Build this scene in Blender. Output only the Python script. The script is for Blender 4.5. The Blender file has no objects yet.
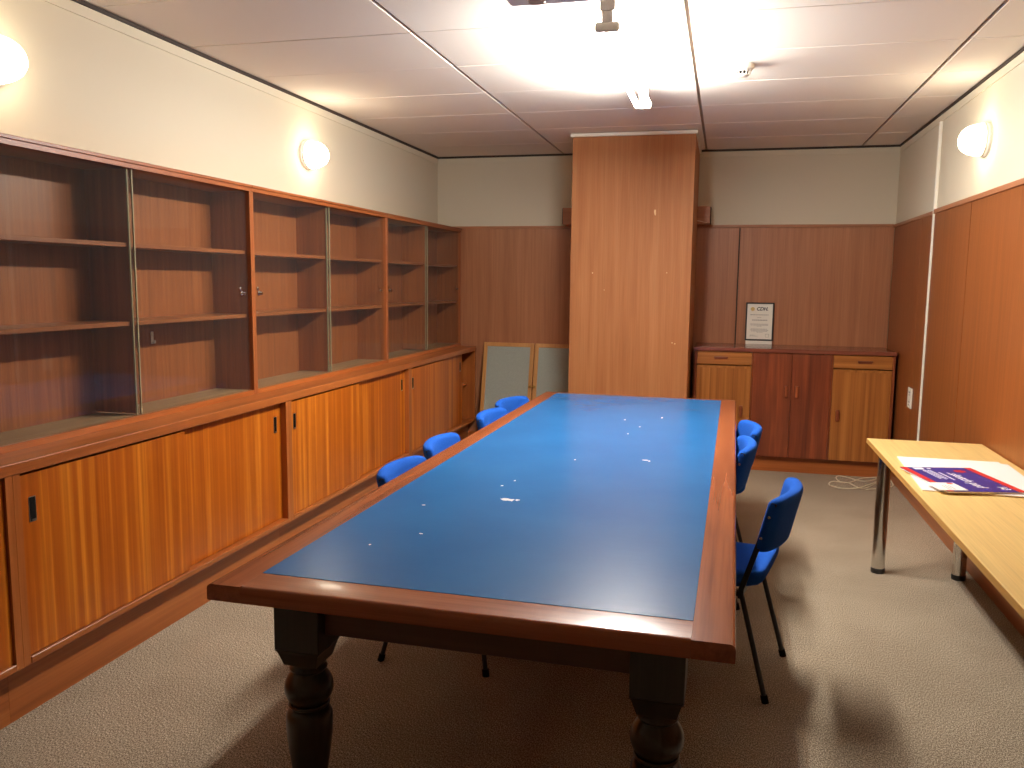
import bpy, bmesh, math, random
from mathutils import Vector, Matrix
random.seed(4)
C = bpy.context.scene.collection
R = math.radians

# ------------------------------------------------------------------ room sizes (metres)
XL, XR, YB, ZC = -2.616, 1.337, 7.498, 2.643
YF = -1.6                       # wall behind the viewer
ZP = 2.012                      # top of the panelling
XS, XK, XP = -2.377, -2.224, -2.300   # bookcase front, base cabinet front, plinth front

# ------------------------------------------------------------------ materials
MATS = {}
def nt(name):
    m = bpy.data.materials.new(name); m.use_nodes = True
    t = m.node_tree; t.nodes.clear()
    out = t.nodes.new('ShaderNodeOutputMaterial')
    b = t.nodes.new('ShaderNodeBsdfPrincipled')
    t.links.new(b.outputs[0], out.inputs[0])
    MATS[name] = m
    return m, t, b, out
def srgb(r, g, b):
    f = lambda c: c/12.92 if c <= .04045 else ((c+.055)/1.055)**2.4
    return (f(r/255), f(g/255), f(b/255), 1)
def plain(name, col, rough=.5, metal=0., spec=.5, coat=0., bump=0., bscale=300.):
    m, t, b, out = nt(name)
    b.inputs['Base Color'].default_value = col
    b.inputs['Roughness'].default_value = rough
    b.inputs['Metallic'].default_value = metal
    b.inputs['Specular IOR Level'].default_value = spec
    b.inputs['Coat Weight'].default_value = coat
    tc = t.nodes.new('ShaderNodeTexCoord')
    n = t.nodes.new('ShaderNodeTexNoise'); n.inputs['Scale'].default_value = bscale; n.inputs['Detail'].default_value = 3
    t.links.new(tc.outputs['Object'], n.inputs['Vector'])
    bp = t.nodes.new('ShaderNodeBump'); bp.inputs['Strength'].default_value = bump; bp.inputs['Distance'].default_value = .002
    t.links.new(n.outputs['Fac'], bp.inputs['Height'])
    if bump: t.links.new(bp.outputs[0], b.inputs['Normal'])
    return m
def ramp(t, stops):
    r = t.nodes.new('ShaderNodeValToRGB')
    e = r.color_ramp.elements
    e[0].position = stops[0][0]; e[0].color = stops[0][1]
    e[1].position = stops[-1][0]; e[1].color = stops[-1][1]
    for p, c in stops[1:-1]:
        x = e.new(p); x.color = c
    return r
def wood(name, axis, dark, mid, light, bands=22., fine=160., contrast=1., rough=.38, coat=.15, stretch=.03, wav=.25, spec=.4):
    """grain running along axis; band noise picks the colour, a finer one adds pores"""
    m, t, b, out = nt(name)
    L = t.links.new
    tc = t.nodes.new('ShaderNodeTexCoord')
    oi = t.nodes.new('ShaderNodeObjectInfo')
    def grain(scale, st, detail, dist):
        mp = t.nodes.new('ShaderNodeMapping'); mp.vector_type = 'POINT'
        s = [1., 1., 1.]; s['xyz'.index(axis)] = st
        mp.inputs['Scale'].default_value = s
        L(tc.outputs['Object'], mp.inputs['Vector'])
        n = t.nodes.new('ShaderNodeTexNoise'); n.noise_dimensions = '4D'
        n.inputs['Scale'].default_value = scale; n.inputs['Detail'].default_value = detail
        n.inputs['Roughness'].default_value = .6; n.inputs['Distortion'].default_value = dist
        L(mp.outputs[0], n.inputs['Vector'])
        mu = t.nodes.new('ShaderNodeMath'); mu.operation = 'MULTIPLY'; mu.inputs[1].default_value = 37.
        L(oi.outputs['Random'], mu.inputs[0]); L(mu.outputs[0], n.inputs['W'])
        return n
    n1 = grain(bands, stretch, 3., wav)
    n2 = grain(fine, stretch*.5, 2., 0.)
    w = .22/contrast
    r = ramp(t, [(max(0, .5-w), dark), (.5, mid), (min(1, .5+w), light)])
    L(n1.outputs['Fac'], r.inputs['Fac'])
    r2 = ramp(t, [(.3, (.72, .72, .72, 1)), (.6, (1, 1, 1, 1))])
    L(n2.outputs['Fac'], r2.inputs['Fac'])
    mx = t.nodes.new('ShaderNodeMix'); mx.data_type = 'RGBA'; mx.blend_type = 'MULTIPLY'; mx.inputs[0].default_value = .55
    L(r.outputs[0], mx.inputs[6]); L(r2.outputs[0], mx.inputs[7])
    L(mx.outputs[2], b.inputs['Base Color'])
    b.inputs['Roughness'].default_value = rough
    b.inputs['Specular IOR Level'].default_value = spec
    b.inputs['Coat Weight'].default_value = coat; b.inputs['Coat Roughness'].default_value = .12
    bp = t.nodes.new('ShaderNodeBump'); bp.inputs['Strength'].default_value = .08; bp.inputs['Distance'].default_value = .002
    L(n2.outputs['Fac'], bp.inputs['Height']); L(bp.outputs[0], b.inputs['Normal'])
    return m
def emit(name, col, strength):
    m = bpy.data.materials.new(name); m.use_nodes = True
    t = m.node_tree; t.nodes.clear()
    out = t.nodes.new('ShaderNodeOutputMaterial'); e = t.nodes.new('ShaderNodeEmission')
    e.inputs[0].default_value = col; e.inputs[1].default_value = strength
    t.links.new(e.outputs[0], out.inputs[0])
    m.cycles.emission_sampling = 'FRONT'
    return m

W_WALL = plain('wall_paint', srgb(206, 195, 172), .75, bump=.05, bscale=60, spec=.2)
W_CEIL = plain('ceiling_tile_paint', srgb(232, 222, 210), .85, bump=.18, bscale=260, spec=.15)
W_GAP = plain('ceiling_void_paint', srgb(168, 148, 128), .9)
W_DARK = plain('dark_shadow_gap_paint', srgb(58, 46, 38), .8)
W_TRIM = plain('white_gloss_paint', srgb(232, 226, 210), .45)
def wset(name, d, m_, l, **k):
    return {a: wood(name+'_'+a, a, srgb(*d), srgb(*m_), srgb(*l), **k) for a in 'xyz'}
PANEL = wset('panel_veneer', (150, 96, 64), (168, 110, 74), (180, 122, 84), bands=30, contrast=.8, rough=.42, coat=.1)
COLW = wset('column_veneer', (158, 98, 56), (172, 112, 68), (184, 126, 80), bands=26, contrast=.7, rough=.55, coat=0., spec=.25)
DUSTY = wset('dusty_base_veneer', (140, 104, 72), (156, 120, 86), (168, 134, 98), bands=30, contrast=.6, rough=.6, coat=0.)
RPAN = wset('side_panel_veneer', (122, 66, 28), (136, 76, 34), (146, 84, 40), bands=30, contrast=.8, rough=.42, coat=.1)
SAP = wset('stripy_sapele', (160, 76, 14), (178, 90, 18), (214, 128, 36), bands=34, contrast=1.15, rough=.34, coat=.2, stretch=.012, wav=.15)
CAB = wset('cabinet_teak', (140, 74, 32), (166, 92, 42), (184, 110, 56), bands=24, contrast=.9, rough=.34, coat=.2)
BOOK = wset('bookcase_veneer', (132, 70, 34), (150, 82, 41), (166, 96, 50), bands=40, contrast=.9, rough=.4, coat=.1)
MAHO = wset('table_mahogany', (122, 62, 34), (158, 86, 48), (174, 100, 58), bands=30, contrast=1., rough=.27, coat=.32, stretch=.03, wav=0., fine=220.)
SIDE = wset('sideboard_oak', (140, 82, 34), (166, 102, 46), (188, 122, 60), bands=34, contrast=1.1, rough=.36, coat=.15, stretch=.015)
SIDER = wset('sideboard_rosewood', (100, 46, 27), (124, 60, 34), (158, 84, 46), bands=18, contrast=1.2, rough=.34, coat=.2, stretch=.05)
SIDET = wset('sideboard_top_wood', (104, 52, 38), (124, 64, 46), (138, 76, 56), bands=26, contrast=.9, rough=.22, coat=.4)
BEECH = wset('beech_laminate', (230, 196, 124), (237, 205, 133), (243, 214, 144), bands=14, contrast=.8, rough=.33, coat=.15, stretch=.04)
BEECHE = wset('beech_edging', (196, 144, 74), (206, 154, 84), (214, 166, 96), bands=14, rough=.4)
PINE = wset('board_frame_wood', (176, 118, 60), (196, 138, 76), (208, 152, 90), bands=20, contrast=.8, rough=.45)
EBON = wset('ebonised_wood', (40, 34, 29), (52, 44, 37), (64, 54, 45), bands=20, contrast=.9, rough=.3, coat=.35)
APRON = wset('apron_wood', (74, 46, 34), (88, 55, 40), (98, 64, 46), bands=22, contrast=.8, rough=.45)

BLACK = plain('black_paint', srgb(30, 28, 28), .4)
VOID = plain('black_recess', srgb(16, 13, 11), .8, spec=.1)
CHROME = plain('chrome', srgb(214, 212, 208), .16, metal=1.)
STEEL = plain('satin_steel', srgb(190, 186, 180), .35, metal=1.)
BRASS = plain('brass', srgb(190, 150, 80), .3, metal=1.)
PLAST = plain('white_plastic', srgb(236, 230, 216), .4)
HOOKW = plain('bright_white_plastic', srgb(252, 252, 248), .4)
GREYP = plain('pale_grey_plastic', srgb(232, 228, 224), .45)
CABLE = plain('cream_cable_sheath', srgb(222, 208, 176), .5)
RAILB = plain('brown_steel_rail', srgb(32, 27, 24), .5)
PAPER = plain('white_paper', srgb(240, 232, 226), .7)
PAPER2 = plain('certificate_paper', srgb(236, 232, 216), .35)
NAVY = plain('navy_cover', srgb(44, 42, 132), .35)
RED = plain('red_print', srgb(206, 44, 44), .35)
INKW = plain('white_print', srgb(236, 232, 240), .5)
INKG = plain('grey_print', srgb(150, 146, 136), .6)
INKB = plain('black_print', srgb(28, 28, 30), .5)
GOLD = plain('gold_print', srgb(206, 180, 110), .5)
SCUFF = plain('bare_scuff', srgb(228, 224, 222), .7)
CHIP = plain('bare_chip', srgb(226, 192, 138), .7)

def fabric(name, a, b_, scale, bump, rough=.95):
    m, t, b, out = nt(name); L = t.links.new
    tc = t.nodes.new('ShaderNodeTexCoord')
    n = t.nodes.new('ShaderNodeTexNoise'); n.inputs['Scale'].default_value = scale; n.inputs['Detail'].default_value = 4; n.inputs['Roughness'].default_value = .7
    L(tc.outputs['Object'], n.inputs['Vector'])
    r = ramp(t, [(.35, a), (.65, b_)]); L(n.outputs['Fac'], r.inputs['Fac'])
    L(r.outputs[0], b.inputs['Base Color'])
    b.inputs['Roughness'].default_value = rough; b.inputs['Specular IOR Level'].default_value = .15
    bp = t.nodes.new('ShaderNodeBump'); bp.inputs['Strength'].default_value = bump; bp.inputs['Distance'].default_value = .004
    L(n.outputs['Fac'], bp.inputs['Height']); L(bp.outputs[0], b.inputs['Normal'])
    return m
BLUEF = fabric('blue_chair_fabric', srgb(22, 74, 164), srgb(34, 92, 186), 420, .25)
FELT = fabric('grey_felt', srgb(150, 154, 144), srgb(168, 172, 160), 260, .2)

def carpet():
    m, t, b, out = nt('carpet_pile'); L = t.links.new
    tc = t.nodes.new('ShaderNodeTexCoord')
    mp = t.nodes.new('ShaderNodeMapping'); mp.inputs['Scale'].default_value = (1, .55, 1); mp.inputs['Rotation'].default_value = (0, 0, R(20))
    L(tc.outputs['Object'], mp.inputs['Vector'])
    n = t.nodes.new('ShaderNodeTexNoise'); n.inputs['Scale'].default_value = 250; n.inputs['Detail'].default_value = 4; n.inputs['Roughness'].default_value = .75
    L(mp.outputs[0], n.inputs['Vector'])
    r = ramp(t, [(.36, srgb(82, 68, 54)), (.5, srgb(152, 135, 113)), (.63, srgb(228, 212, 188))])
    L(n.outputs['Fac'], r.inputs['Fac'])
    n2 = t.nodes.new('ShaderNodeTexNoise'); n2.inputs['Scale'].default_value = 2.2; n2.inputs['Detail'].default_value = 4
    L(tc.outputs['Object'], n2.inputs['Vector'])
    r2 = ramp(t, [(.35, (.86, .85, .84, 1)), (.6, (1, 1, 1, 1))]); L(n2.outputs['Fac'], r2.inputs['Fac'])
    mx = t.nodes.new('ShaderNodeMix'); mx.data_type = 'RGBA'; mx.blend_type = 'MULTIPLY'; mx.inputs[0].default_value = 1
    L(r.outputs[0], mx.inputs[6]); L(r2.outputs[0], mx.inputs[7]); L(mx.outputs[2], b.inputs['Base Color'])
    b.inputs['Roughness'].default_value = 1; b.inputs['Specular IOR Level'].default_value = .05
    bp = t.nodes.new('ShaderNodeBump'); bp.inputs['Strength'].default_value = .45; bp.inputs['Distance'].default_value = .005
    L(n.outputs['Fac'], bp.inputs['Height']); L(bp.outputs[0], b.inputs['Normal'])
    return m
CARPET = carpet()

def leather():
    m, t, b, out = nt('blue_leathercloth'); L = t.links.new
    tc = t.nodes.new('ShaderNodeTexCoord')
    n = t.nodes.new('ShaderNodeTexNoise'); n.inputs['Scale'].default_value = 3.; n.inputs['Detail'].default_value = 5
    L(tc.outputs['Object'], n.inputs['Vector'])
    r = ramp(t, [(.3, srgb(20, 94, 154)), (.7, srgb(28, 102, 162))])
    L(n.outputs['Fac'], r.inputs['Fac'])
    L(r.outputs[0], b.inputs['Base Color'])
    b.inputs['Roughness'].default_value = .27
    b.inputs['Specular IOR Level'].default_value = .36
    w = t.nodes.new('ShaderNodeTexNoise'); w.inputs['Scale'].default_value = 38; w.inputs['Detail'].default_value = 4
    mp2 = t.nodes.new('ShaderNodeMapping'); mp2.inputs['Scale'].default_value = (.5, 1.2, 1); L(tc.outputs['Object'], mp2.inputs['Vector']); L(mp2.outputs[0], w.inputs['Vector'])
    bp = t.nodes.new('ShaderNodeBump'); bp.inputs['Strength'].default_value = .12; bp.inputs['Distance'].default_value = .003
    L(w.outputs['Fac'], bp.inputs['Height']); L(bp.outputs[0], b.inputs['Normal'])
    return m
LEATHER = leather()

def glass():
    m = bpy.data.materials.new('cabinet_glass'); m.use_nodes = True
    t = m.node_tree; t.nodes.clear(); L = t.links.new
    out = t.nodes.new('ShaderNodeOutputMaterial')
    tr = t.nodes.new('ShaderNodeBsdfTransparent'); tr.inputs[0].default_value = (.93, .95, .93, 1)
    gl = t.nodes.new('ShaderNodeBsdfGlossy'); gl.inputs['Roughness'].default_value = .02
    df = t.nodes.new('ShaderNodeBsdfDiffuse'); df.inputs[0].default_value = (.75, .72, .68, 1)
    ge = t.nodes.new('ShaderNodeNewGeometry')
    def mth(op, a, b_):
        n = t.nodes.new('ShaderNodeMath'); n.operation = op
        for k, v in enumerate((a, b_)):
            if v is None: continue
            if isinstance(v, (int, float)): n.inputs[k].default_value = v
            else: L(v, n.inputs[k])
        return n.outputs[0]
    dt = t.nodes.new('ShaderNodeVectorMath'); dt.operation = 'DOT_PRODUCT'
    L(ge.outputs['Normal'], dt.inputs[0]); L(ge.outputs['Incoming'], dt.inputs[1])
    sch = mth('ADD', mth('MULTIPLY', mth('POWER', mth('SUBTRACT', 1., mth('ABSOLUTE', dt.outputs['Value'], None)), 5.), .48), .018)
    m0 = t.nodes.new('ShaderNodeMixShader'); m0.inputs[0].default_value = .012      # film of dust
    L(tr.outputs[0], m0.inputs[1]); L(df.outputs[0], m0.inputs[2])
    m1 = t.nodes.new('ShaderNodeMixShader')
    L(sch, m1.inputs[0]); L(m0.outputs[0], m1.inputs[1]); L(gl.outputs[0], m1.inputs[2])
    L(m1.outputs[0], out.inputs[0]); return m
GLASS = glass()
GEDGE = plain('polished_glass_edge', srgb(150, 138, 108), .25)

# ------------------------------------------------------------------ helpers
def bx(bm, x0, x1, y0, y1, z0, z1, bev=0., seg=2, mi=0):
    v = [bm.verts.new((x, y, z)) for x in (x0, x1) for y in (y0, y1) for z in (z0, z1)]
    F = [(0, 1, 3, 2), (4, 6, 7, 5), (0, 4, 5, 1), (2, 3, 7, 6), (0, 2, 6, 4), (1, 5, 7, 3)]
    fs = [bm.faces.new([v[i] for i in f]) for f in F]
    for f in fs: f.material_index = mi
    if bev:
        es = list({e for f in fs for e in f.edges})
        r = bmesh.ops.bevel(bm, geom=es, offset=bev, segments=seg, affect='EDGES', profile=.5)
        for f in r['faces']: f.material_index = mi
    return bm
def tube(bm, pts, r, n=10, square=False, rs=None, caps=True):
    pts = [Vector(p) for p in pts]
    prev = None; rings = []
    for i, p in enumerate(pts):
        if i == 0: d = pts[1]-p
        elif i == len(pts)-1: d = p-pts[i-1]
        else: d = (pts[i+1]-p).normalized()+(p-pts[i-1]).normalized()
        d.normalize()
        if prev is None:
            a = Vector((0, 1, 0)) if abs(d.y) < .9 else Vector((1, 0, 0))
            u = (a-d*a.dot(d)).normalized()
        else:
            u = (prev-d*prev.dot(d)).normalized()
        prev = u; w = d.cross(u)
        rad = rs[i] if rs else r
        k = 4 if square else n
        off = math.pi/4 if square else 0
        rr = rad*(1.414 if square else 1)
        rings.append([bm.verts.new(p+u*rr*math.cos(off+2*math.pi*j/k)+w*rr*math.sin(off+2*math.pi*j/k)) for j in range(k)])
    k = len(rings[0])
    for a, b in zip(rings, rings[1:]):
        for j in range(k): bm.faces.new((a[j], a[(j+1) % k], b[(j+1) % k], b[j]))
    if caps:
        bm.faces.new(rings[0][::-1]); bm.faces.new(rings[-1])
    return bm
def lathe(bm, prof, c=(0, 0, 0), n=28, axis='z', sx=1., sy=1., mi=0):
    """prof: (radius, height) pairs"""
    rings = []
    for r, h in prof:
        ring = []
        for j in range(n):
            a = 2*math.pi*j/n
            p = (r*math.cos(a)*sx, r*math.sin(a)*sy, h)
            if axis == 'x': p = (p[2], p[0], p[1])
            if axis == '-x': p = (-p[2], p[0], p[1])
            if axis == '-y': p = (p[0], -p[2], p[1])
            ring.append(bm.verts.new((p[0]+c[0], p[1]+c[1], p[2]+c[2])))
        rings.append(ring)
    fs = []
    for a, b in zip(rings, rings[1:]):
        for j in range(n): fs.append(bm.faces.new((a[j], a[(j+1) % n], b[(j+1) % n], b[j])))
    fs.append(bm.faces.new(rings[0][::-1])); fs.append(bm.faces.new(rings[-1]))
    for f in fs: f.material_index = mi
    return bm
def rbox(bm, size, r, n=(10, 10, 4), deform=None):
    """rounded cushion-like box centred on the origin, bent by deform(p)"""
    hx, hy, hz = [s/2 for s in size]
    nx, ny, nz = n
    cache = {}
    def vert(i, j, k):
        key = (i, j, k)
        if key in cache: return cache[key]
        def co(a, m, h):
            t = a/m*2-1
            return math.copysign(abs(t)**.8, t)*h if m > 1 else t*h
        p = Vector((co(i, nx, hx), co(j, ny, hy), co(k, nz, hz)))
        q = Vector((max(-hx+r, min(hx-r, p.x)), max(-hy+r, min(hy-r, p.y)), max(-hz+r, min(hz-r, p.z))))
        d = p-q
        if d.length > 1e-9: p = q+d.normalized()*r
        if deform: p = Vector(deform(p))
        cache[key] = bm.verts.new(p); return cache[key]
    for k in (0, nz):
        for i in range(nx):
            for j in range(ny): bm.faces.new((vert(i, j, k), vert(i+1, j, k), vert(i+1, j+1, k), vert(i, j+1, k)))
    for i in (0, nx):
        for j in range(ny):
            for k in range(nz): bm.faces.new((vert(i, j, k), vert(i, j+1, k), vert(i, j+1, k+1), vert(i, j, k+1)))
    for j in (0, ny):
        for i in range(nx):
            for k in range(nz): bm.faces.new((vert(i, j, k), vert(i+1, j, k), vert(i+1, j, k+1), vert(i, j, k+1)))
    return bm
def origin(o):
    v = Vector((0, 0, 0))
    while o is not None: v += o.location; o = o.parent
    return v
def obj(name, bm, mat, parent=None, local=False, smooth=False, loc=None):
    """one mesh object; vertices are given in room coordinates unless local"""
    bmesh.ops.recalc_face_normals(bm, faces=bm.faces)
    if not local:
        org = origin(parent) if parent else Vector(loc or (0, 0, 0))
        bmesh.ops.translate(bm, verts=bm.verts, vec=-org)
    me = bpy.data.meshes.new(name); bm.to_mesh(me); bm.free()
    for m in (mat if isinstance(mat, (list, tuple)) else [mat]): me.materials.append(m)
    if smooth:
        for p in me.polygons: p.use_smooth = True
        if smooth != 'all':
            me.set_sharp_from_angle(angle=R(38))
    o = bpy.data.objects.new(name, me); C.objects.link(o)
    if parent: o.parent = parent
    elif loc: o.location = loc
    return o
def B(*a, **k): return bx(bmesh.new(), *a, **k)
def thing(name, label, cat, loc=(0, 0, 0), rz=0., group=None):
    o = bpy.data.objects.new(name, None); C.objects.link(o)
    o.empty_display_size = .1
    o.location = loc; o.rotation_euler = (0, 0, rz)
    return tag(o, label, cat, group)
def tag(o, label, cat, group=None):
    o['label'] = label; o['category'] = cat
    if group: o['group'] = group
    return o
def struct(name, bm, mat, **k):
    o = obj(name, bm, mat, **k); o['kind'] = 'structure'; return o
def copy_tree(o, parent=None):
    c = o.copy(); C.objects.link(c)
    if parent: c.parent = parent
    for ch in list(o.children): copy_tree(ch, c)
    return c
def lettering(name, text, size, mat, parent, mtx, shear=0., bold=0., align='CENTER', depth=.0004, spacing=1.):
    cu = bpy.data.curves.new(name, 'FONT'); cu.body = text; cu.size = size; cu.align_x = align; cu.align_y = 'CENTER'
    cu.shear = shear; cu.offset = bold; cu.extrude = depth; cu.resolution_u = 3; cu.space_character = spacing
    tmp = bpy.data.objects.new(name+'_curve', cu); C.objects.link(tmp)
    dg = bpy.context.evaluated_depsgraph_get()
    me = bpy.data.meshes.new_from_object(tmp.evaluated_get(dg))
    bpy.data.objects.remove(tmp); bpy.data.curves.remove(cu)
    me.transform(mtx); me.materials.clear(); me.materials.append(mat)
    o = bpy.data.objects.new(name, me); C.objects.link(o); o.parent = parent
    return o

# ------------------------------------------------------------------ room shell
struct('floor', B(XL-.1, XR+.1, YF-.1, YB+.1, -.1, 0), CARPET)
struct('wall_left', B(XL-.1, XL, YF, YB, 0, ZC+.05), W_WALL)
struct('wall_right', B(XR, XR+.1, YF, YB, 0, ZC+.05), W_WALL)
struct('wall_back', B(XL-.1, XR+.1, YB, YB+.1, 0, ZC+.05), W_WALL)
struct('wall_front', B(XL-.1, XR+.1, YF-.1, YF, 0, ZC+.05), W_WALL)
bm = B(XL-.1, XR+.1, YF-.1, YB+.1, ZC+.014, ZC+.1, mi=1)
gx, gs, gy, gsy = -1.437, 1.24, 3.771, .626
xs = [XL+.012] + [gx+gs*k for k in range(0, 3)] + [XR-.012]
k0 = math.ceil((YF-gy)/gsy)
ys = [YF+.01] + [gy+gsy*k for k in range(k0, 6) if gy+gsy*k < YB-.05] + [YB-.012]
for i in range(len(xs)-1):
    for j in range(len(ys)-1):
        a = xs[i]+(.009 if i else 0); b = xs[i+1]-(.009 if i < len(xs)-2 else 0)
        c = ys[j]+.0035; d = ys[j+1]-.0035
        dz = random.uniform(-.001, .0015)
        bx(bm, a, b, c, d, ZC+dz, ZC+.014, bev=.002, seg=1)
struct('ceiling', bm, [W_CEIL, W_GAP])
# cornice strip and a dark strip painted in as the shade of the gap above it
def runs(z0, z1, d):
    bm = bmesh.new()
    bx(bm, XL, XL+d, YF, YB, z0, z1); bx(bm, XR-d, XR, YF, YB, z0, z1)
    bx(bm, XL+d, XR-d, YB-d, YB, z0, z1); return bm
struct('trim_1', runs(2.580, 2.624, .006), W_WALL)
struct('trim_2', runs(2.627, 2.643, .011), W_DARK)
# panelling, back wall (grooves between boards) and its capping rail
bm = bmesh.new()
for a, b in ((XL, -1.110), (-1.100, .102), (.112, 1.325)):
    bx(bm, a, b, YB-.012, YB-.0005, .1, 1.988, bev=.0015, seg=1)
bx(bm, XL, 1.325, YB-.006, YB-.0006, .1, 1.988, mi=1)
struct('trim_3', bm, [PANEL['z'], W_DARK])
bm = bmesh.new()
gr = [YF, -.6, .62, 1.84, 3.05, 4.05, 5.253, 6.11]
for a, b in zip(gr, gr[1:]): bx(bm, XR-.014, XR-.0005, a+.004, b-.004, .1, 1.988)
for a, b in ((6.20, 6.487), (6.487, YB-.014)): bx(bm, XR-.009, XR-.0005, a+.002, b-.002, .1, 1.985, bev=.0015, seg=1)
bx(bm, XR-.006, XR-.0004, YF, YB-.015, .1, 1.983, mi=1)
struct('trim_4', bm, [RPAN['z'], W_DARK])
struct('trim_5', B(XL, XR-.02, YB-.022, YB-.0005, 1.988, ZP, bev=.003), PANEL['x'])
bm = B(XR-.024, XR-.0005, YF, 6.11, 1.985, ZP+.002, bev=.003); bx(bm, XR-.017, XR-.0005, 6.20, YB, 1.983, ZP-.003, bev=.003)
struct('trim_6', bm, PANEL['y'])
struct('baseboard_back', B(XL, XR, YB-.018, YB, 0, .1, bev=.004), CAB['x'])
struct('baseboard_right', B(XR-.018, XR, YF, YB-.02, 0, .1, bev=.004), CAB['y'])

# wood-clad column standing proud of the back wall, white strip at its head
co = struct('column', B(-1.171, -.250, 6.487, YB-.024, 0, 2.612, bev=.003), COLW['z'])
struct('trim_7', B(-1.185, -.236, 6.470, YB, 2.612, 2.637, bev=.002), W_TRIM)
for x, z, w, h in ((-.532, 2.044, .009, .034), (-.529, 2.03, .006, .02), (-.903, 1.455, .004, .006), (-.997, 1.585, .006, .008), (-.43, 1.59, .005, .006), (-.372, 1.06, .006, .007), (-.352, 1.053, .007, .006)):
    bm = bmesh.new()
    p = [(x+w*.8*math.cos(a)*(1+.25*math.sin(3*a)), z+h*.6*math.sin(a)) for a in [k*math.pi/5 for k in range(10)]]
    f0 = [bm.verts.new((q[0], 6.4855, q[1])) for q in p]; f1 = [bm.verts.new((q[0], 6.4875, q[1])) for q in p]
    bm.faces.new(f0); bm.faces.new(f1[::-1])
    for i in range(10): bm.faces.new((f0[i], f0[(i+1) % 10], f1[(i+1) % 10], f1[i]))
    obj('chip_mark', bm, CHIP, co)

for nm, x0, x1, lab in (('a', -1.395, -1.172, 'short brown timber block on panelling rail at left of the column'), ('b', -.249, -.141, 'short brown timber block on panelling rail at right of the column')):
    t = thing('timber_block', lab, 'timber block', ((x0+x1)/2, 7.40, ZP))
    obj('body', B(x0, x1, 7.30, YB-.001, ZP, 2.155, bev=.003), PANEL['x'], t)
    xe = x1 if nm == 'b' else x0
    obj('end_piece', B(xe-.004 if nm == 'a' else xe, xe if nm == 'a' else xe+.006, 7.302, YB-.002, ZP+.002, 2.150), VOID, t)  # thin black slab over the block's outer end
    if nm == 'b':
        obj('loose_wire', tube(bmesh.new(), [(-.245, 7.29, 2.035), (-.215, 7.28, 2.03), (-.19, 7.285, 2.022), (-.165, 7.30, 2.02)], .003, 6), CABLE, t)

# ------------------------------------------------------------------ base cabinets along the left wall
ZK, ZT0 = .909, .868
bnd = [.40, 2.19, 3.985, 5.775, YB-.026]
labs = ['low base cabinet cut off at left edge of photo, only its door edge showing',
        'low stripy sapele base cabinet under the nearest glass bookcase, two sliding doors',
        'low stripy sapele base cabinet under the middle glass bookcase, two sliding doors',
        'low base cabinet beside the notice boards, far sliding door left partly open']
def finger_pull(y, door, xf, z=.752):
    """dark oblong recess with a thin metal rim"""
    bm = bmesh.new(); w, h = .013, .041
    bx(bm, xf-.004, xf+.0006, y-w, y+w, z-h, z+h, mi=1)
    for a in ((y-w-.002, y-w, z-h-.002, z+h+.002), (y+w, y+w+.002, z-h-.002, z+h+.002)): bx(bm, xf-.002, xf+.0014, *a)
    for a in ((z-h-.002, z-h), (z+h, z+h+.002)): bx(bm, xf-.002, xf+.0014, y-w-.002, y+w+.002, *a)
    bx(bm, xf-.001, xf+.0012, y-w*.3, y+w, z-h, z-h+.006)
    obj('handle', bm, [STEEL, VOID], door)
for i in range(4):
    a, b = bnd[i], bnd[i+1]
    t = thing('base_cabinet', labs[i], 'cabinet', (XK-.2, (a+b)/2, 0), group='base cabinets along the left wall')
    bm = bmesh.new()
    e = .0005
    bx(bm, XK-.39, XK-.378, a+e, b-e, .21, ZT0)                       # back
    bx(bm, XK-.378, XK-.004, a+e, a+.03, .21, ZT0)   # ends, showing as posts
    bx(bm, XK-.378, XK-.004, b-.03, b-e, .21, ZT0)
    obj('carcass', bm, CAB['z'], t)
    obj('bottom_board', B(XK-.378, XK-.002, a+.031, b-.031, .21, .234, bev=.002, seg=1), CAB['y'], t)
    obj('plinth', B(XP-.02, XP, a+e, b-e, 0, .2095), CAB['y'], t)
    mid = (a+b)/2
    xf, xb = (XK-.014, XK-.038) if i else (XK-.038, XK-.014)
    d1 = obj('door', B(xf-.018, xf, a+.031, mid+.02, .236, .858, bev=.001, seg=1), SAP['z'], t)
    sh = .30 if i == 3 else 0
    y0, y1 = mid-.01-sh, b-.031-sh
    d2 = obj('door', B(xb-.018, xb, y0, y1, .236, .858, bev=.001, seg=1), SAP['z'], t)
    finger_pull(a+(.083 if i == 1 else .075), d1, xf, .735 if i == 1 else .748); finger_pull(y1-.055, d2, xb)
    sf = obj('shelf', B(XK-.376, XK-.08, a+.032, b-.032, .545, .565), CAB['y'], t)
    if i == 3:
        obj('inner_partition', B(XK-.376, XK-.075, b-.19, b-.172, .235, .544), CAB['z'], t)
# continuous worktop
o = obj('worktop', B(XL+.001, XK, bnd[0], YB-.024, ZT0, ZK, bev=.004), CAB['y'], None, loc=(XK-.2, 4, ZK))
tag(o, 'long brown wooden worktop running along the top of the base cabinets', 'worktop')

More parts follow.
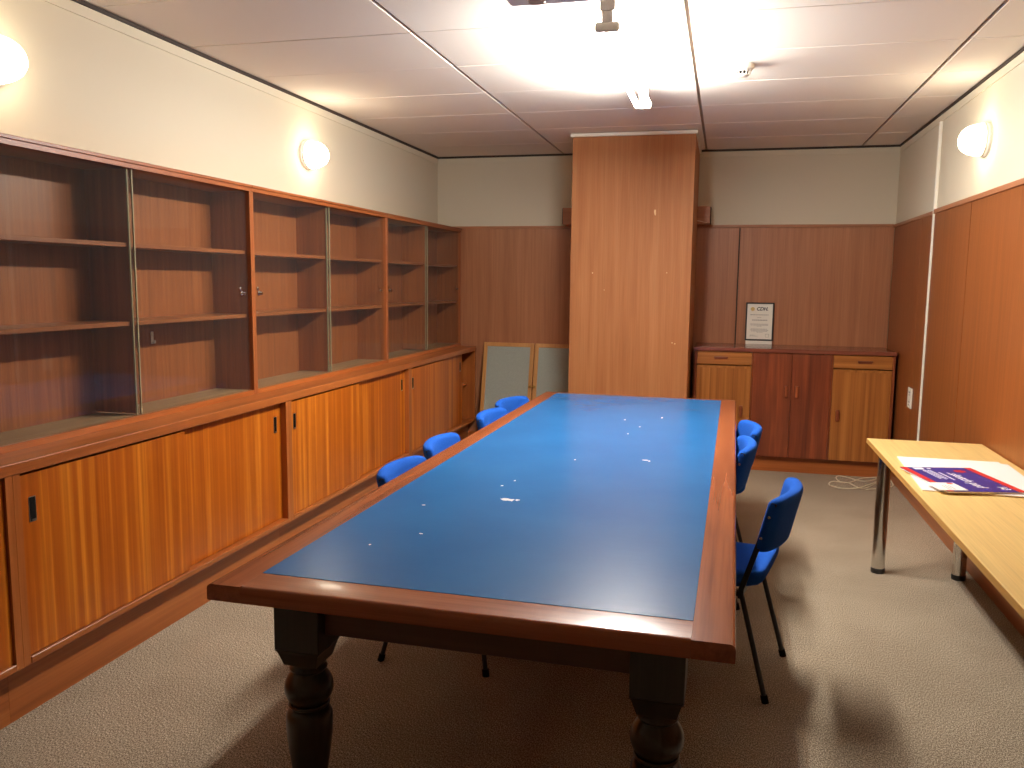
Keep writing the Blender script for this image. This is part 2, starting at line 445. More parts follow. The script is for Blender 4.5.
# ------------------------------------------------------------------ glazed bookcases standing on the worktop
bb = [2.130, 3.917, 5.704, YB-.026]
blab = ['nearest glass-fronted bookcase on the worktop, its left side at the photo edge',
        'middle glass-fronted bookcase on the worktop, between two others',
        'farthest glass-fronted bookcase on the worktop, against the back wall']
ZB, ZT = .939, 1.991
for i in range(3):
    a, b = bb[i], bb[i+1]; mid = (a+b)/2; e = .0005
    t = thing('glazed_bookcase', blab[i], 'bookcase', (XS-.11, mid, ZK), group='glass-fronted bookcases along the left wall')
    obj('back_panel', B(XL+.001, XL+.009, a+e, b-e, ZK, ZT-.03), BOOK['z'], t)
    for y in ((a+e, a+.018), (b-.018, b-e)):
        obj('side_panel', B(XL+.009, XS, y[0], y[1], ZK, ZT-.033, bev=.001, seg=1), BOOK['z'], t)
    obj('divider', B(XL+.009, XS-.030, mid-.009, mid+.009, ZB, ZT-.034), BOOK['z'], t)
    obj('base_rail', B(XS-.024, XS-.001, a+.0182, b-.0182, ZK, ZB-.006, bev=.001, seg=1), CAB['y'], t)
    obj('base_board', B(XL+.009, XS-.0242, a+.0182, b-.0182, ZK, ZB-.006, bev=.001, seg=1), DUSTY['y'], t)
    bm = B(XL+.001, XS+.008, a+e, b-e, ZT-.014, ZT, bev=.002, seg=1); bx(bm, XL+.001, XS+.002, a+e, b-e, ZT-.033, ZT-.0145)
    obj('top_board', bm, BOOK['y'], t)
    for zz in (1.648, 1.322):
        for c, d in ((a+.0182, mid-.0092), (mid+.0092, b-.0182)):
            obj('shelf', B(XL+.0095, XS-.034, c, d, zz-.009, zz+.009, bev=.001, seg=1), BOOK['y'], t)
    for s, (c, d, x) in enumerate(((a+.019, mid+.009, XS-.012), (mid-.009, b-.019, XS-.021))):
        g = obj('glass_door', B(x-.005, x, c, d, ZB-.004, ZT-.0335), GLASS, t)
        ye = d if s == 0 else c
        obj('edge_strip', B(x-.0056, x+.0006, ye-.003, ye+.003, ZB-.004, ZT-.034), GEDGE, g)
        yl = c+.05 if s == 0 else d-.06
        if not (i == 0 and s == 0):
            bm = bmesh.new()
            lathe(bm, [(.013, 0), (.013, .004), (.008, .006), (.007, .014), (.010, .017), (.010, .020), (.004, .022)], (x, yl, 1.438), 16, 'x')
            lathe(bm, [(.010, 0), (.010, .004), (.006, .006)], (x+.0, yl-.012, 1.462), 14, 'x')
            obj('lock', bm, CHROME, g, smooth=True)
t = thing('wall_hook', 'tiny white plastic hook inside the nearest bookcase, under its lower shelf', 'hook', (XL+.009, 3.40, 1.231))
bm = B(XL+.0092, XL+.013, 3.391, 3.409, 1.204, 1.262, bev=.003); bx(bm, XL+.013, XL+.026, 3.394, 3.406, 1.206, 1.213, bev=.002); bx(bm, XL+.023, XL+.027, 3.394, 3.406, 1.208, 1.222, bev=.0015)
obj('hook_body', bm, HOOKW, t)

# ------------------------------------------------------------------ boardroom table
tx, ty, tw, tl, ta = -1.223, 1.762, 1.277, 3.856, R(-.72)
T = thing('boardroom_table', 'long dark wooden boardroom table with blue leather top and turned legs', 'table', (tx, ty, 0), ta)
def loc(name, bm, mat, parent, **k): return obj(name, bm, mat, parent, local=True, **k)
tz, th, bd = .76, .044, .093
def moulded(bm, x0, x1, y0, y1, cut=()):
    bx(bm, x0, x1, y0, y1, tz-th, tz)
def border(x0, x1, y0, y1, outer):
    """board of the table rim with its outer top edge rounded"""
    bm = B(x0, x1, y0, y1, tz-th, tz)
    es = []
    for e_ in bm.edges:
        c = (e_.verts[0].co+e_.verts[1].co)/2; d = e_.verts[1].co-e_.verts[0].co
        if outer == '-y' and abs(c.y-y0) < 1e-4 and abs(d.x) > .1: es.append((e_, c.z))
        if outer == '+y' and abs(c.y-y1) < 1e-4 and abs(d.x) > .1: es.append((e_, c.z))
        if outer == '-x' and abs(c.x-x0) < 1e-4 and abs(d.y) > .1: es.append((e_, c.z))
        if outer == '+x' and abs(c.x-x1) < 1e-4 and abs(d.y) > .1: es.append((e_, c.z))
    bmesh.ops.bevel(bm, geom=[x for x, z in es if z > tz-.01], offset=.013, segments=5, affect='EDGES', profile=.5)
    es2 = [e_ for e_ in bm.edges if abs(e_.verts[0].co.z-(tz-th)) < 1e-4 and abs(e_.verts[1].co.z-(tz-th)) < 1e-4]
    bmesh.ops.bevel(bm, geom=es2, offset=.004, segments=2, affect='EDGES', profile=.5)
    return bm
loc('top_border', border(0, bd, 0, tl, '-x'), MAHO['y'], T, smooth=True)
loc('top_border', border(tw-bd, tw, 0, tl, '+x'), MAHO['y'], T, smooth=True)
loc('top_border', border(bd+.0003, tw-bd-.0003, 0, .104, '-y'), MAHO['x'], T, smooth=True)
loc('top_border', border(bd+.0003, tw-bd-.0003, tl-.06, tl, '+y'), MAHO['x'], T, smooth=True)
inl = loc('leather_inlay', B(bd, tw-bd, .104, tl-.06, tz-.02, tz+.0012, bev=.0012, seg=2), LEATHER, T)
inl['label'] = 'blue leather writing surface'
# worn white patch and nicks
def flake(bm, x, y, w, h, seed, rot=0.):
    rnd = random.Random(seed); n = 12
    pts = []
    for k in range(n):
        a = 2*math.pi*k/n; s = rnd.uniform(.55, 1.1)
        px, py = w*s*math.cos(a), h*s*math.sin(a)
        pts.append((x+px*math.cos(rot)-py*math.sin(rot), y+px*math.sin(rot)+py*math.cos(rot)))
    f0 = [bm.verts.new((p[0], p[1], tz+.0018)) for p in pts]; f1 = [bm.verts.new((p[0], p[1], tz+.0008)) for p in pts]
    bm.faces.new(f0); bm.faces.new(f1[::-1])
    for i in range(n): bm.faces.new((f0[i], f0[(i+1) % n], f1[(i+1) % n], f1[i]))
for k, (x, y, w, h) in enumerate(((-.712, 2.75, .017, .018), (-.69, 2.745, .014, .016), (-.668, 2.752, .008, .012), (-.505, 4.579, .006, .012), (-.403, 4.378, .005, .009), (-.312, 4.713, .005, .016), (-.300, 3.545, .014, .008), (-.281, 3.53, .006, .012), (-.441, 4.153, .004, .01), (-.59, 3.466, .004, .008), (-.853, 2.294, .007, .004), (-.957, 2.155, .004, .004), (-.957, 2.6, .007, .005), (-.772, 2.935, .007, .006), (-.745, 3.025, .004, .007))):
    bm = bmesh.new(); dx, dy = x-tx, y-ty
    flake(bm, dx*math.cos(ta)+dy*math.sin(ta), -dx*math.sin(ta)+dy*math.cos(ta), w, h, k)
    loc('worn_patch', bm, SCUFF, T)['label'] = 'white scuff in the blue surface'
lx = (.192, 1.108); ly = (.155, tl-.155); hb = .063
ap = bmesh.new()
for y0 in (ly[0]-.028, ly[1]-.0): bx(ap, lx[0]+hb, lx[1]-hb, y0-.0, y0+.026, .604, tz-th-.0005, bev=.002, seg=1)
for x0 in (lx[0]-.03, lx[1]+.004): bx(ap, x0, x0+.026, ly[0]+hb, ly[1]-hb, .604, tz-th-.0005, bev=.002, seg=1)
loc('apron', ap, APRON['x'], T)
prof = [(.034, 0), (.038, .012), (.046, .03), (.048, .05), (.042, .068), (.034, .082), (.038, .09), (.038, .098), (.034, .106), (.037, .14), (.046, .20), (.055, .27), (.0605, .315), (.0615, .350), (.0605, .370), (.054, .382), (.047, .386),
        (.047, .391), (.053, .394), (.055, .398), (.053, .403), (.047, .402), (.050, .407), (.058, .418), (.0635, .432), (.0645, .445), (.0625, .459), (.055, .475), (.047, .485), (.044, .490), (.048, .494), (.050, .499), (.048, .504), (.044, .508), (.044, .56)]
for x in lx:
    for y in ly:
        bm = bmesh.new(); lathe(bm, prof, (x, y, 0), 36)
        bx(bm, x-hb, x+hb, y-hb, y+hb, .562, tz-th-.0004, bev=.002, seg=1)
        # lamb's-tongue under the square block
        n = 6; prev = None
        for k in range(n+1):
            f = k/n; s = hb-(.003 if k else 0)-(hb-.003-.046)*f**.95
            z = .562-.046*f
            ring = [bm.verts.new((x+s*c_, y+s*d_, z)) for c_, d_ in ((-1, -1), (1, -1), (1, 1), (-1, 1))]
            if prev:
                for q in range(4): bm.faces.new((prev[q], prev[(q+1) % 4], ring[(q+1) % 4], ring[q]))
            else: bm.faces.new(ring)
            prev = ring
        bm.faces.new(prev[::-1])
        loc('leg', bm, EBON['z'], T, smooth=True)

# ------------------------------------------------------------------ stacking chairs; local +x is where the sitter faces
def make_chair():
    t = thing('stacking_chair', '', 'chair', group='blue stacking chairs around the table')
    def seat_def(p):
        x, y, z = p
        u = y/.205; w = (x+.21)/.42
        z += .030*max(0, -(x+.09)/.12)**2 - .014*max(0, (x-.09)/.12)**2 + .010*abs(u)**3
        y *= 1-.06*max(0, 1-w*1.4)
        return (x+.000, y, z+.428)
    loc('seat', rbox(bmesh.new(), (.42, .41, .062), .026, (14, 14, 4), seat_def), BLUEF, t, smooth='all')
    lean = math.tan(R(13))
    def back_def(p):
        x, y, z = p
        u = y/.212
        z = z*(1-.10*abs(u)**5)+.655
        x += -.048*(1-abs(u)**1.9) - .206 - (z-.632)*lean
        return (x, y, z)
    loc('backrest', rbox(bmesh.new(), (.052, .424, .216), .024, (4, 20, 12), back_def), BLUEF, t, smooth='all')
    bm = bmesh.new()
    for s in (-1, 1):
        tube(bm, [(-.132, s*.196, .372), (-.134, s*.198, .41), (-.236, s*.200, .742)], .0095, square=True)
        tube(bm, [(-.132, s*.190, .386), (.155, s*.186, .392)], .0095, square=True)
    tube(bm, [(-.128, -.19, .384), (-.128, .19, .384)], .009, square=True)
    tube(bm, [(.150, -.186, .388), (.150, .186, .388)], .009, square=True)
    loc('frame', bm, BLACK, t)
    for s in (-1, 1):
        for z in (.61, .69):
            sc = bmesh.new()
            lathe(sc, [(.0055, 0), (.0055, .002), (.003, .0035)], (0, 0, 0), 10)
            vs = list(sc.verts)[-30:]
            x = -.134-(z-.41)*.307
            for v in vs:
                q = v.co.copy(); v.co = (x+q.x, s*(.2095+q.z), z+q.y)
            loc('screw', sc, CHROME, t, smooth=True)
    for s in (-1, 1):
        for nm, p0, p1 in (('rear', (-.132, s*.196, .392), (-.240, s*.216, .0)), ('front', (.155, s*.188, .392), (.205, s*.214, .0))):
            p0, p1 = Vector(p0), Vector(p1); f = p0.lerp(p1, .955)
            lg = loc('leg', tube(bmesh.new(), [p0, f], .0095, 10), BLACK, t, smooth=True)
            loc('rubber_foot', tube(bmesh.new(), [p0.lerp(p1, .93), p1], .0135, 12), VOID, lg, smooth=True)
    return t
proto = make_chair()
spots = [(-1.028, 3.175, -2.6, 'nearest blue chair on the cabinet side of the table, only its back showing'),
         (-1.052, 3.760, 0.0, 'second blue chair from the camera on the cabinet side of the table'),
         (-1.050, 4.630, -4.7, 'third blue chair on the cabinet side, its back overlapping the farthest one'),
         (-1.070, 5.140, -12., 'farthest blue chair on the cabinet side, in front of the notice boards'),
         (.014, 3.283, 168.2, 'nearest blue chair on the side-table side, legs and rounded back fully in view'),
         (-.122, 4.125, 180., 'middle blue chair on the sideboard side of the table, back half hidden behind table edge'),
         (-.080, 4.600, 187., 'farthest blue chair on the sideboard side, seen just above the middle one')]
for k, (x, y, a, lab) in enumerate(spots):
    o = proto if k == 0 else copy_tree(proto)
    o.location = (x, y, 0); o.rotation_euler = (0, 0, R(a)); o['label'] = lab

# ------------------------------------------------------------------ sideboard against the back wall
q0, q1, qy, qz = -.2205, 1.311, 6.954, 1.0016
S = thing('sideboard', 'brown wooden sideboard with drawers and doors against the back wall', 'sideboard', ((q0+q1)/2, 7.2, 0))
bk = YB-.024
bm = bmesh.new()
for x0, x1 in ((q0+.006, q0+.026), (.238, .250), (.840, .852), (q1-.026, q1-.006)): bx(bm, x0, x1, qy+.004, bk, .122, qz-.032, bev=.001, seg=1)
bx(bm, q0+.026, q1-.026, bk-.01, bk, .122, qz-.032); bx(bm, q0+.026, .238, qy+.006, bk-.01, .122, .138); bx(bm, .250, .840, qy+.006, bk-.01, .122, .138); bx(bm, .852, q1-.026, qy+.006, bk-.01, .122, .138)
obj('carcass', bm, SIDER['z'], S)
obj('top', B(q0, q1, qy-.012, bk, qz-.030, qz, bev=.003), SIDET['x'], S)
obj('plinth', B(q0+.03, q1-.03, qy+.048, qy+.066, 0, .121), CAB['x'], S)
for k, (x0, x1) in enumerate(((q0+.028, .236), (.854, q1-.028))):
    d = obj('drawer', B(x0, x1, qy-.002, qy+.016, .864, .965, bev=.002, seg=1), SIDE['x'], S)
    cx = -.005 if k == 0 else 1.085
    bm = B(cx-.055, cx+.055, qy-.016, qy-.002, .915, .927, bev=.003); bx(bm, cx-.05, cx+.05, qy-.006, qy-.0018, .905, .915)
    obj('handle', bm, SIDER['x'], d)
    d = obj('door', B(x0, x1, qy-.002, qy+.016, .130, .856, bev=.002, seg=1), SIDE['z'], S)
    fr = bmesh.new()
    bx(fr, x0+.002, x0+.022, qy-.0045, qy-.002, .132, .854); bx(fr, x1-.022, x1-.002, qy-.0045, qy-.002, .132, .854); bx(fr, x0+.022, x1-.022, qy-.0045, qy-.002, .836, .854)
    obj('door_lipping', fr, SIDE['z'], d)
    hx = .165 if k == 0 else .902
    obj('handle', B(hx-.014, hx+.014, qy-.022, qy-.002, .445, .535, bev=.006, seg=3), SIDER['z'], d)
for x0, x1, hx in ((.252, .544, .508), (.546, .838, .590)):
    d = obj('door', B(x0, x1, qy-.004, qy+.014, .130, .967, bev=.002, seg=1), SIDER['z'], S)
    obj('handle', B(hx-.013, hx+.013, qy-.024, qy-.004, .618, .712, bev=.006, seg=3), SIDER['z'], d)

# framed certificate on the sideboard
cxm, cy = .301, 7.452
K = thing('certificate_frame', 'small black framed certificate standing on the sideboard against the wall', 'certificate', (cxm, cy, qz))
w, h, z0 = .232, .325, qz+.030
bm = bmesh.new()
for a in ((cxm-w/2, cxm-w/2+.012, z0, z0+h), (cxm+w/2-.012, cxm+w/2, z0, z0+h)): bx(bm, a[0], a[1], cy, cy+.016, a[2], a[3], bev=.001, seg=1)
for a in ((z0, z0+.012), (z0+h-.012, z0+h)): bx(bm, cxm-w/2+.012, cxm+w/2-.012, cy, cy+.016, a[0], a[1], bev=.001, seg=1)
obj('frame', bm, BLACK, K)
obj('white_strip', B(cxm-w/2+.008, cxm+w/2-.008, cy-.012, cy+.016, qz+.0005, z0-.0005, bev=.002), PLAST, K)  # plain white strip below the frame
pp = obj('paper', B(cxm-w/2+.012, cxm+w/2-.012, cy+.004, cy+.010, z0+.012, z0+h-.012), PAPER2, K)
def up_text(x, z): return Matrix.Translation((x-cxm, -.0 + .0035, z-qz)) @ Matrix.Rotation(R(90), 4, 'X')
lettering('lettering', 'CDH.', .040, INKB, pp, up_text(cxm+.018, z0+h-.055), shear=.25, bold=.0012)
bm = bmesh.new()
lathe(bm, [(.017, 0), (.017, .001)], (cxm-.060, cy+.0042, z0+h-.056), 20, '-y'); 
obj('emblem', bm, GOLD, pp)
bm = bmesh.new()
rnd = random.Random(2)
for z, x0, x1, hh in ((.218, -.078, .072, .005), (.196, -.02, .012, .003), (.172, -.062, .062, .007), (.140, -.076, .072, .0035), (.131, -.07, .07, .0035), (.122, -.02, .02, .003), (.098, -.07, .062, .0035), (.089, -.074, .074, .0035), (.080, -.066, .066, .0035), (.071, -.02, .03, .003), (.045, -.075, -.035, .003), (.037, -.078, -.01, .003)):
    x = x0
    while x < x1:
        l = rnd.uniform(.008, .02); bx(bm, cxm+x, cxm+min(x+l, x1), cy+.0034, cy+.0042, z0+z, z0+z+hh); x += l+.003
for a in ((.052, .080, .030, .032), (.052, .080, .056, .058)): bx(bm, cxm+a[0], cxm+a[1], cy+.0034, cy+.0042, z0+a[2], z0+a[3])
for a in ((.052, .054), (.078, .080)): bx(bm, cxm+a[0], cxm+a[1], cy+.0034, cy+.0042, z0+.030, z0+.058)
obj('printed_lines', bm, INKG, pp)

# ------------------------------------------------------------------ notice boards leaning in the far corner
N = thing('notice_board', 'grey felt notice board pair in pale wood frames leaning in the far corner', 'notice board', (-1.665, 7.262, 0))
N.rotation_euler = (R(-12), 0, 0)
for s in (-1, 1):
    x0, x1 = (-.482, -.004) if s < 0 else (.004, .482)
    H = .972; fw = .036
    d = loc('door', B(x0+fw-.004, x1-fw+.004, .006, .022, .035, H-fw+.004), FELT, N)
    d['label'] = 'grey felt panel'
    fr = bmesh.new()
    for a, b in ((x0, x0+fw), (x1-fw, x1)): bx(fr, a, b, 0, .03, 0, H, bev=.003)
    for a, b in ((0, fw), (H-fw, H)): bx(fr, x0+fw, x1-fw, 0, .03, a, b, bev=.003)
    loc('door_frame', fr, PINE['z'], d)
    bm = bmesh.new(); lathe(bm, [(.006, 0), (.005, .008), (.010, .014), (.011, .02), (.007, .026)], ((x1-.016) if s < 0 else (x0+.016), 0, .575), 14, '-y')
    loc('knob', bm, BRASS, d, smooth=True)
loc('back_board', B(-.482, .482, .031, .048, 0, .972), PINE['z'], N)

# ------------------------------------------------------------------ side table on the right
rx0, rx1, ry0, ry1, rz = .762, 1.316, 2.20, 4.693, .710
D = thing('side_table', 'pale beech-topped table with chrome legs against the right wall', 'table', ((rx0+rx1)/2, 3.75, 0))
tp = obj('tabletop', B(rx0+.002, rx1-.002, ry0+.002, ry1-.002, rz-.024, rz, bev=.002, seg=1), BEECH['y'], D)
bm = bmesh.new()
bx(bm, rx0, rx0+.002, ry0, ry1, rz-.024, rz-.001); bx(bm, rx1-.002, rx1, ry0, ry1, rz-.024, rz-.001)
bx(bm, rx0+.002, rx1-.002, ry0, ry0+.002, rz-.024, rz-.001); bx(bm, rx0+.002, rx1-.002, ry1-.002, ry1, rz-.024, rz-.001)
obj('edge_band', bm, BEECHE['y'], tp)
bm = bmesh.new()
bx(bm, .836, .862, ry0+.10, ry1-.085, rz-.085, rz-.025, bev=.002, seg=1); bx(bm, 1.217, 1.243, ry0+.10, ry1-.085, rz-.085, rz-.025, bev=.002, seg=1)
bx(bm, .862, 1.217, ry1-.066, ry1-.040, rz-.085, rz-.025, bev=.002, seg=1); bx(bm, .862, 1.217, ry0+.040, ry0+.066, rz-.085, rz-.025, bev=.002, seg=1)
obj('under_rail', bm, RAILB, D)
for x in (.849, 1.240):
    for y in (ry1-.053, ry0+.053):
        bm = bmesh.new(); lathe(bm, [(.0335, .028), (.0335, rz-.0255)], (x, y, 0), 32)
        g = obj('leg', bm, CHROME, D, smooth=True)
        bm = bmesh.new(); lathe(bm, [(.033, 0), (.035, .003), (.035, .024), (.034, .028)], (x, y, 0), 32)
        obj('rubber_foot', bm, BLACK, g, smooth=True)

# papers lying on the side table
def quad_slab(pts, z0, z1, nm, mat, parent=None, loc_=None, bev=0):
    bm = bmesh.new()
    a = [bm.verts.new((p[0], p[1], z0)) for p in pts]; b = [bm.verts.new((p[0], p[1], z1)) for p in pts]
    bm.faces.new(a[::-1]); bm.faces.new(b)
    for i in range(len(pts)): j = (i+1) % len(pts); bm.faces.new((a[i], a[j], b[j], b[i]))
    return obj(nm, bm, mat, parent, loc=loc_)
o = quad_slab([(.822, 4.206), (1.252, 4.205), (1.236, 3.520), (.790, 3.530)], rz+.0005, rz+.004, 'paper_sheet', PAPER, loc_=(1.03, 3.85, rz))
tag(o, 'large white paper sheet lowest in the pile on the beech table', 'paper')
o = quad_slab([(.985, 4.190), (1.272, 4.140), (1.246, 3.500), (.860, 3.545)], rz+.0042, rz+.0075, 'paper_sheet', PAPER, loc_=(1.05, 3.85, rz))
tag(o, 'white paper sheet lying askew between the navy pad and lowest sheet', 'paper')
# sketch pad: local x runs along the lettering, local y to the lettering's top
pc = Vector((.788, 3.954)); pr = Vector((1.080, 4.060)); e1 = Vector((.094, -.42)).normalized(); e2 = Vector((-e1.y, e1.x))
ang = math.atan2(e1.y, e1.x); Wd, Hd = .43, .305
PAD = thing('sketch_pad', 'navy blue sketch pad with red edge bands on white sheets', 'sketch pad', (.777, 3.905, rz+.008), ang)
loc('page_block', B(.002, Wd-.002, .002, Hd-.002, 0, .006), PAPER, PAD)
cv = loc('cover', B(0, Wd, .0, Hd, .0062, .0075), NAVY, PAD)
loc('red_band', B(0, Wd, 0, .026, .0074, .0079), RED, cv); loc('red_band', B(0, Wd, Hd-.030, Hd, .0074, .0079), RED, cv)
def on(x, y): return Matrix.Translation((x, y, .0079))
lettering('lettering', '.sketch pad', .058, INKW, cv, on(.235, .168), shear=.15, bold=.0006)
lettering('lettering', 'A3', .044, INKW, cv, on(.375, .247), bold=.0008)
bm = bmesh.new(); rnd = random.Random(5)
for y, x0, x1, hh in ((.118, .10, .24, .007), (.100, .06, .22, .004), (.090, .06, .23, .004), (.080, .06, .21, .004), (.070, .06, .22, .004)):
    x = x0
    while x < x1:
        l = rnd.uniform(.01, .026); bx(bm, x, min(x+l, x1), y, y+hh, .0076, .0082); x += l+.004
bx(bm, .012, .046, .048, .088, .0076, .0082, bev=.0002, seg=1); bx(bm, .020, .034, .105, .120, .0076, .0082)
loc('printed_lines', bm, INKW, cv)
bm = bmesh.new()
for k in range(7):
    a = k*2*math.pi/7
    lathe(bm, [(.009, 0), (.009, .0006)], (.075+.017*math.cos(a), .222+.017*math.sin(a), .0076), 10)
lathe(bm, [(.010, 0), (.010, .0007)], (.075, .222, .0076), 12)
loc('emblem', bm, RED, cv)
G = thing('card', 'small white printed card lying on the corner of the navy pad', 'card', (.885, 3.555, rz+.0165), ang)
loc('card_sheet', B(-.07, .055, -.055, .055, 0, .0012), PAPER, G)
bm = bmesh.new(); lathe(bm, [(.012, 0), (.012, .0006)], (-.055, .036, .001), 14); loc('emblem', bm, RED, G)
bm = bmesh.new()
for y, x1 in ((.012, .04), (.0, .03), (-.012, .045)): bx(bm, -.02, x1, y, y+.003, .001, .0016)
loc('printed_lines', bm, INKG, G)

# ------------------------------------------------------------------ wall bits on the right
t = thing('cable_trunking', 'thin white vertical cable trunking on the right wall', 'trunking', (XR, 6.130, 0))
obj('channel', B(XR-.021, XR-.0005, 6.116, 6.144, .1, 2.57, bev=.003), W_TRIM, t)
obj('end_piece', B(XR-.022, XR-.0005, 6.113, 6.147, 2.57, 2.577, bev=.002), W_TRIM, t)
t = thing('wall_socket', 'white double power socket low on the right wall panelling', 'socket', (XR-.009, 6.475, .71))
obj('face_plate', B(XR-.019, XR-.0095, 6.415, 6.535, .640, .785, bev=.003), PLAST, t)
for z in (.676, .746):
    bm = bmesh.new()
    for dy, dz, a in ((-.012, .008, 30), (.012, .008, -30), (0, -.012, 0)): bx(bm, XR-.0205, XR-.0188, 6.475+dy-.002, 6.475+dy+.002, z+dz-.006, z+dz+.006)
    obj('socket_slots', bm, VOID, t)
    obj('rocker_switch', B(XR-.022, XR-.0188, 6.435, 6.447, z-.010, z+.010, bev=.001, seg=1), GREYP, t)

def smooth_path(pts, n=6):
    out = []
    P = [Vector(p) for p in pts]; P = [P[0]*2-P[1]]+P+[P[-1]*2-P[-2]]
    for i in range(1, len(P)-2):
        for k in range(n):
            t_ = k/n; a, b, c, d = P[i-1], P[i], P[i+1], P[i+2]
            out.append(.5*((2*b)+(c-a)*t_+(2*a-5*b+4*c-d)*t_**2+(3*b-a-3*c+d)*t_**3))
    out.append(P[-2]); return out
W1 = [(1.235, 6.98), (1.235, 6.96), (1.139, 6.831), (1.07, 6.827), (1.01, 6.91), (0.944, 6.955), (0.911, 6.88), (0.925, 6.75), (0.985, 6.717), (1.043, 6.572), (1.107, 6.623), (1.23, 6.858)]
W2 = [(1.194, 6.813), (1.112, 6.657), (1.026, 6.551), (0.939, 6.525), (0.884, 6.54), (0.829, 6.614), (0.868, 6.699), (0.978, 6.715), (1.094, 6.90), (1.186, 6.97), (1.242, 6.975), (1.300, 6.95), (1.312, 6.90), (1.310, 6.80), (1.287, 6.70), (1.184, 6.582), (1.075, 6.503)]
bm = bmesh.new()
p1 = smooth_path([(x, y, .0055) for x, y in W1]); p2 = smooth_path([(x, y, .0055+.010*max(0, math.sin(i*1.3))) for i, (x, y) in enumerate(W2)])
tube(bm, p1+[p + Vector((0, 0, .0)) for p in p2], .0042, 8)
o = obj('loose_cable', bm, CABLE, None, loc=(1.05, 6.75, 0), smooth=True)
tag(o, 'thin cream cable tangled on the carpet before the sideboard', 'cable')

# ------------------------------------------------------------------ lamps
WARM = (1, .80, .56, 1)
LAMPW = emit('lit_opal_glass', (1, .86, .63, 1), 9.)
LAMPF = emit('lit_opal_glass_bright', (1, .87, .66, 1), 11.5)
TUBE = emit('lit_fluorescent_tube', (1, .975, .92, 1), 158.)
def wall_lamp(x, y, z, s, lab, glow):
    ax = 'x' if s > 0 else '-x'
    t = thing('wall_lamp', lab, 'wall lamp', (x, y, z), group='oval opal wall lamps')
    bm = bmesh.new(); lathe(bm, [(.112, 0), (.112, .012), (.106, .018)], (x+s*.0005, y, z), 40, ax, 1., .82)
    obj('back_plate', bm, PLAST, t, smooth=True)
    bm = bmesh.new()
    pr_ = [(.104*math.cos(a)**.7 if a < 1.55 else .004, .019+.115*math.sin(a)) for a in [k*math.pi/2/7 for k in range(8)]]
    lathe(bm, pr_, (x, y, z), 24, ax, 1., .82)
    d = obj('diffuser', bm, glow, t, smooth='all')
    bm = bmesh.new()
    lathe(bm, [(.107, .0185), (.107, .026), (.1045, .028)], (x, y, z), 40, ax, 1., .82)
    obj('rim', bm, PLAST, t, smooth=True)
wall_lamp(XL, 4.985, 2.300, 1, 'lit oval wall lamp above the middle glass bookcase', LAMPF)
wall_lamp(XL, 2.575, 2.290, 1, 'lit oval wall lamp at left edge of the photo, above nearest bookcase', LAMPW)
wall_lamp(XR, 5.120, 2.300, -1, 'lit oval wall lamp above panelling on the right wall', LAMPF)

# bare twin-tube fluorescent batten running along the table
X0 = -.495
K = thing('fluorescent_batten', 'glaring bare twin-tube fluorescent batten on the ceiling over the table', 'ceiling light', (X0, 4.22, ZC))
obj('spine', B(X0-.026, X0+.026, 3.46, 4.98, ZC-.045, ZC-.0025, bev=.004), W_TRIM, K)
for y, s in ((3.46, 1), (4.98, -1)):
    bm = bmesh.new()
    bx(bm, X0-.030, X0+.030, y-.014, y+.014, ZC-.060, ZC-.0025, bev=.004)
    bx(bm, X0-.022, X0+.022, y-.012, y+.012, ZC-.105, ZC-.060, bev=.003)
    bx(bm, X0-.050, X0+.050, y-.012, y+.012, ZC-.140, ZC-.100, bev=.010, seg=3)
    obj('lamp_holder', bm, W_TRIM, K, smooth=True)
for dx in (-.034, .034):
    obj('tube', tube(bmesh.new(), [(X0+dx, 3.490, ZC-.120), (X0+dx, 4.950, ZC-.120)], .014, 8), TUBE, K, smooth=True)
    for y0, y1 in ((3.4725, 3.489), (4.951, 4.9675)):
        obj('tube_cap', tube(bmesh.new(), [(X0+dx, y0, ZC-.120), (X0+dx, y1, ZC-.120)], .0142, 14), STEEL, K, smooth=True)

# pale unit under the ceiling at the top edge of the photo
U = thing('ceiling_projector', 'pale grey box unit hanging from ceiling at top edge of photo', 'projector', (-.53, 2.88, ZC))
obj('body', B(-.80, -.34, 2.73, 3.095, 2.505, 2.590, bev=.016, seg=3), GREYP, U, smooth=True)
bm = bmesh.new(); lathe(bm, [(.028, -.002), (.034, .004)], (-.69, 3.045, 2.503), 24); obj('lens_ring', bm, STEEL, U)
bm = bmesh.new(); lathe(bm, [(.03, 2.588), (.03, ZC)], (-.56, 2.88, 0), 20); lathe(bm, [(.09, ZC-.012), (.09, ZC+.0)], (-.56, 2.88, 0), 28); obj('mounting_pole', bm, GREYP, U, smooth=True)

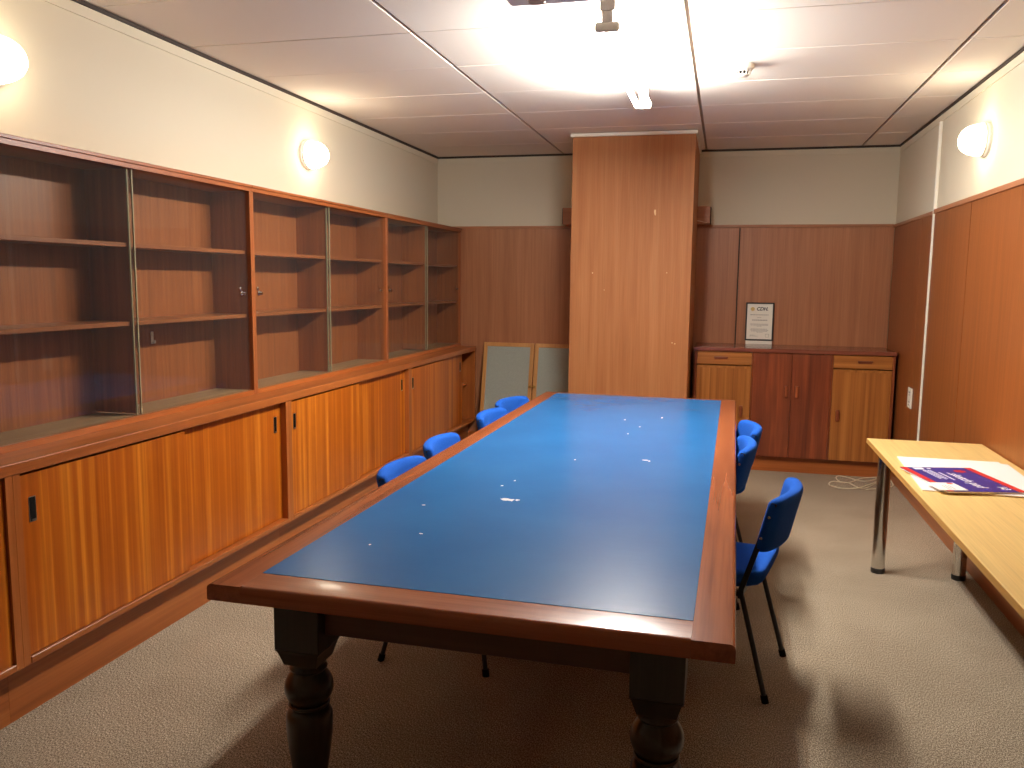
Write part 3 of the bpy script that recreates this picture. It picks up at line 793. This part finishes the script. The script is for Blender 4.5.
# smoke detector
sx, sy = .045, 4.665
Z = thing('smoke_detector', 'white round smoke detector on the ceiling right of the lights', 'smoke detector', (sx, sy, ZC))
bm = bmesh.new(); lathe(bm, [(.056, -.022), (.060, -.014), (.060, 0)], (sx, sy, ZC), 32); obj('base', bm, PLAST, Z, smooth=True)
bm = bmesh.new(); lathe(bm, [(.022, -.060), (.030, -.057), (.034, -.050), (.026, -.049), (.026, -.034), (.046, -.030), (.054, -.022)], (sx, sy, ZC), 32); c = obj('sensor_head', bm, PLAST, Z, smooth=True)
bm = bmesh.new()
for k in range(12):
    a = k*2*math.pi/12; x, y = sx+.036*math.cos(a), sy+.036*math.sin(a)
    tube(bm, [(x, y, ZC-.051), (x+.008*math.cos(a), y+.008*math.sin(a), ZC-.028)], .003, 6)
obj('cage_fin', bm, PLAST, c)
bm = bmesh.new(); lathe(bm, [(.027, -.049), (.027, -.034)], (sx, sy, ZC), 24); obj('sensor_chamber', bm, VOID, c)

# ------------------------------------------------------------------ camera, world, view
cam = bpy.data.cameras.new('camera'); co_ = bpy.data.objects.new('camera', cam); C.objects.link(co_)
yaw, pitch, roll, f = R(-14.110), R(-7.021), R(.616), 835.8
fw = Vector((math.sin(yaw)*math.cos(pitch), math.cos(yaw)*math.cos(pitch), math.sin(pitch)))
rt = Vector((math.cos(yaw), -math.sin(yaw), 0)); up = rt.cross(fw)
r2 = rt*math.cos(roll)+up*math.sin(roll); u2 = -rt*math.sin(roll)+up*math.cos(roll)
M = Matrix((r2, u2, -fw)).transposed().to_4x4(); M.translation = Vector((0, 0, 1.516))
co_.matrix_world = M
cam.sensor_width = 36; cam.lens = f/1024*36; cam.clip_start = .05
sc = bpy.context.scene; sc.camera = co_
w = bpy.data.worlds.new('world'); sc.world = w; w.use_nodes = True
w.node_tree.nodes['Background'].inputs[0].default_value = (1, .9, .8, 1); w.node_tree.nodes['Background'].inputs[1].default_value = .02
sc.view_settings.view_transform = 'Standard'; sc.view_settings.look = 'None'; sc.view_settings.exposure = 1.08; sc.view_settings.gamma = 1
sc.view_settings.use_curve_mapping = False
sc.cycles.use_denoising = True
sc.cycles.max_bounces = 10; sc.cycles.diffuse_bounces = 6; sc.cycles.transparent_max_bounces = 24
sc.cycles.sample_clamp_indirect = 4.
sc.cycles.caustics_reflective = False; sc.cycles.caustics_refractive = False; sc.cycles.blur_glossy = 1.
sc.cycles.denoising_prefilter = 'ACCURATE'
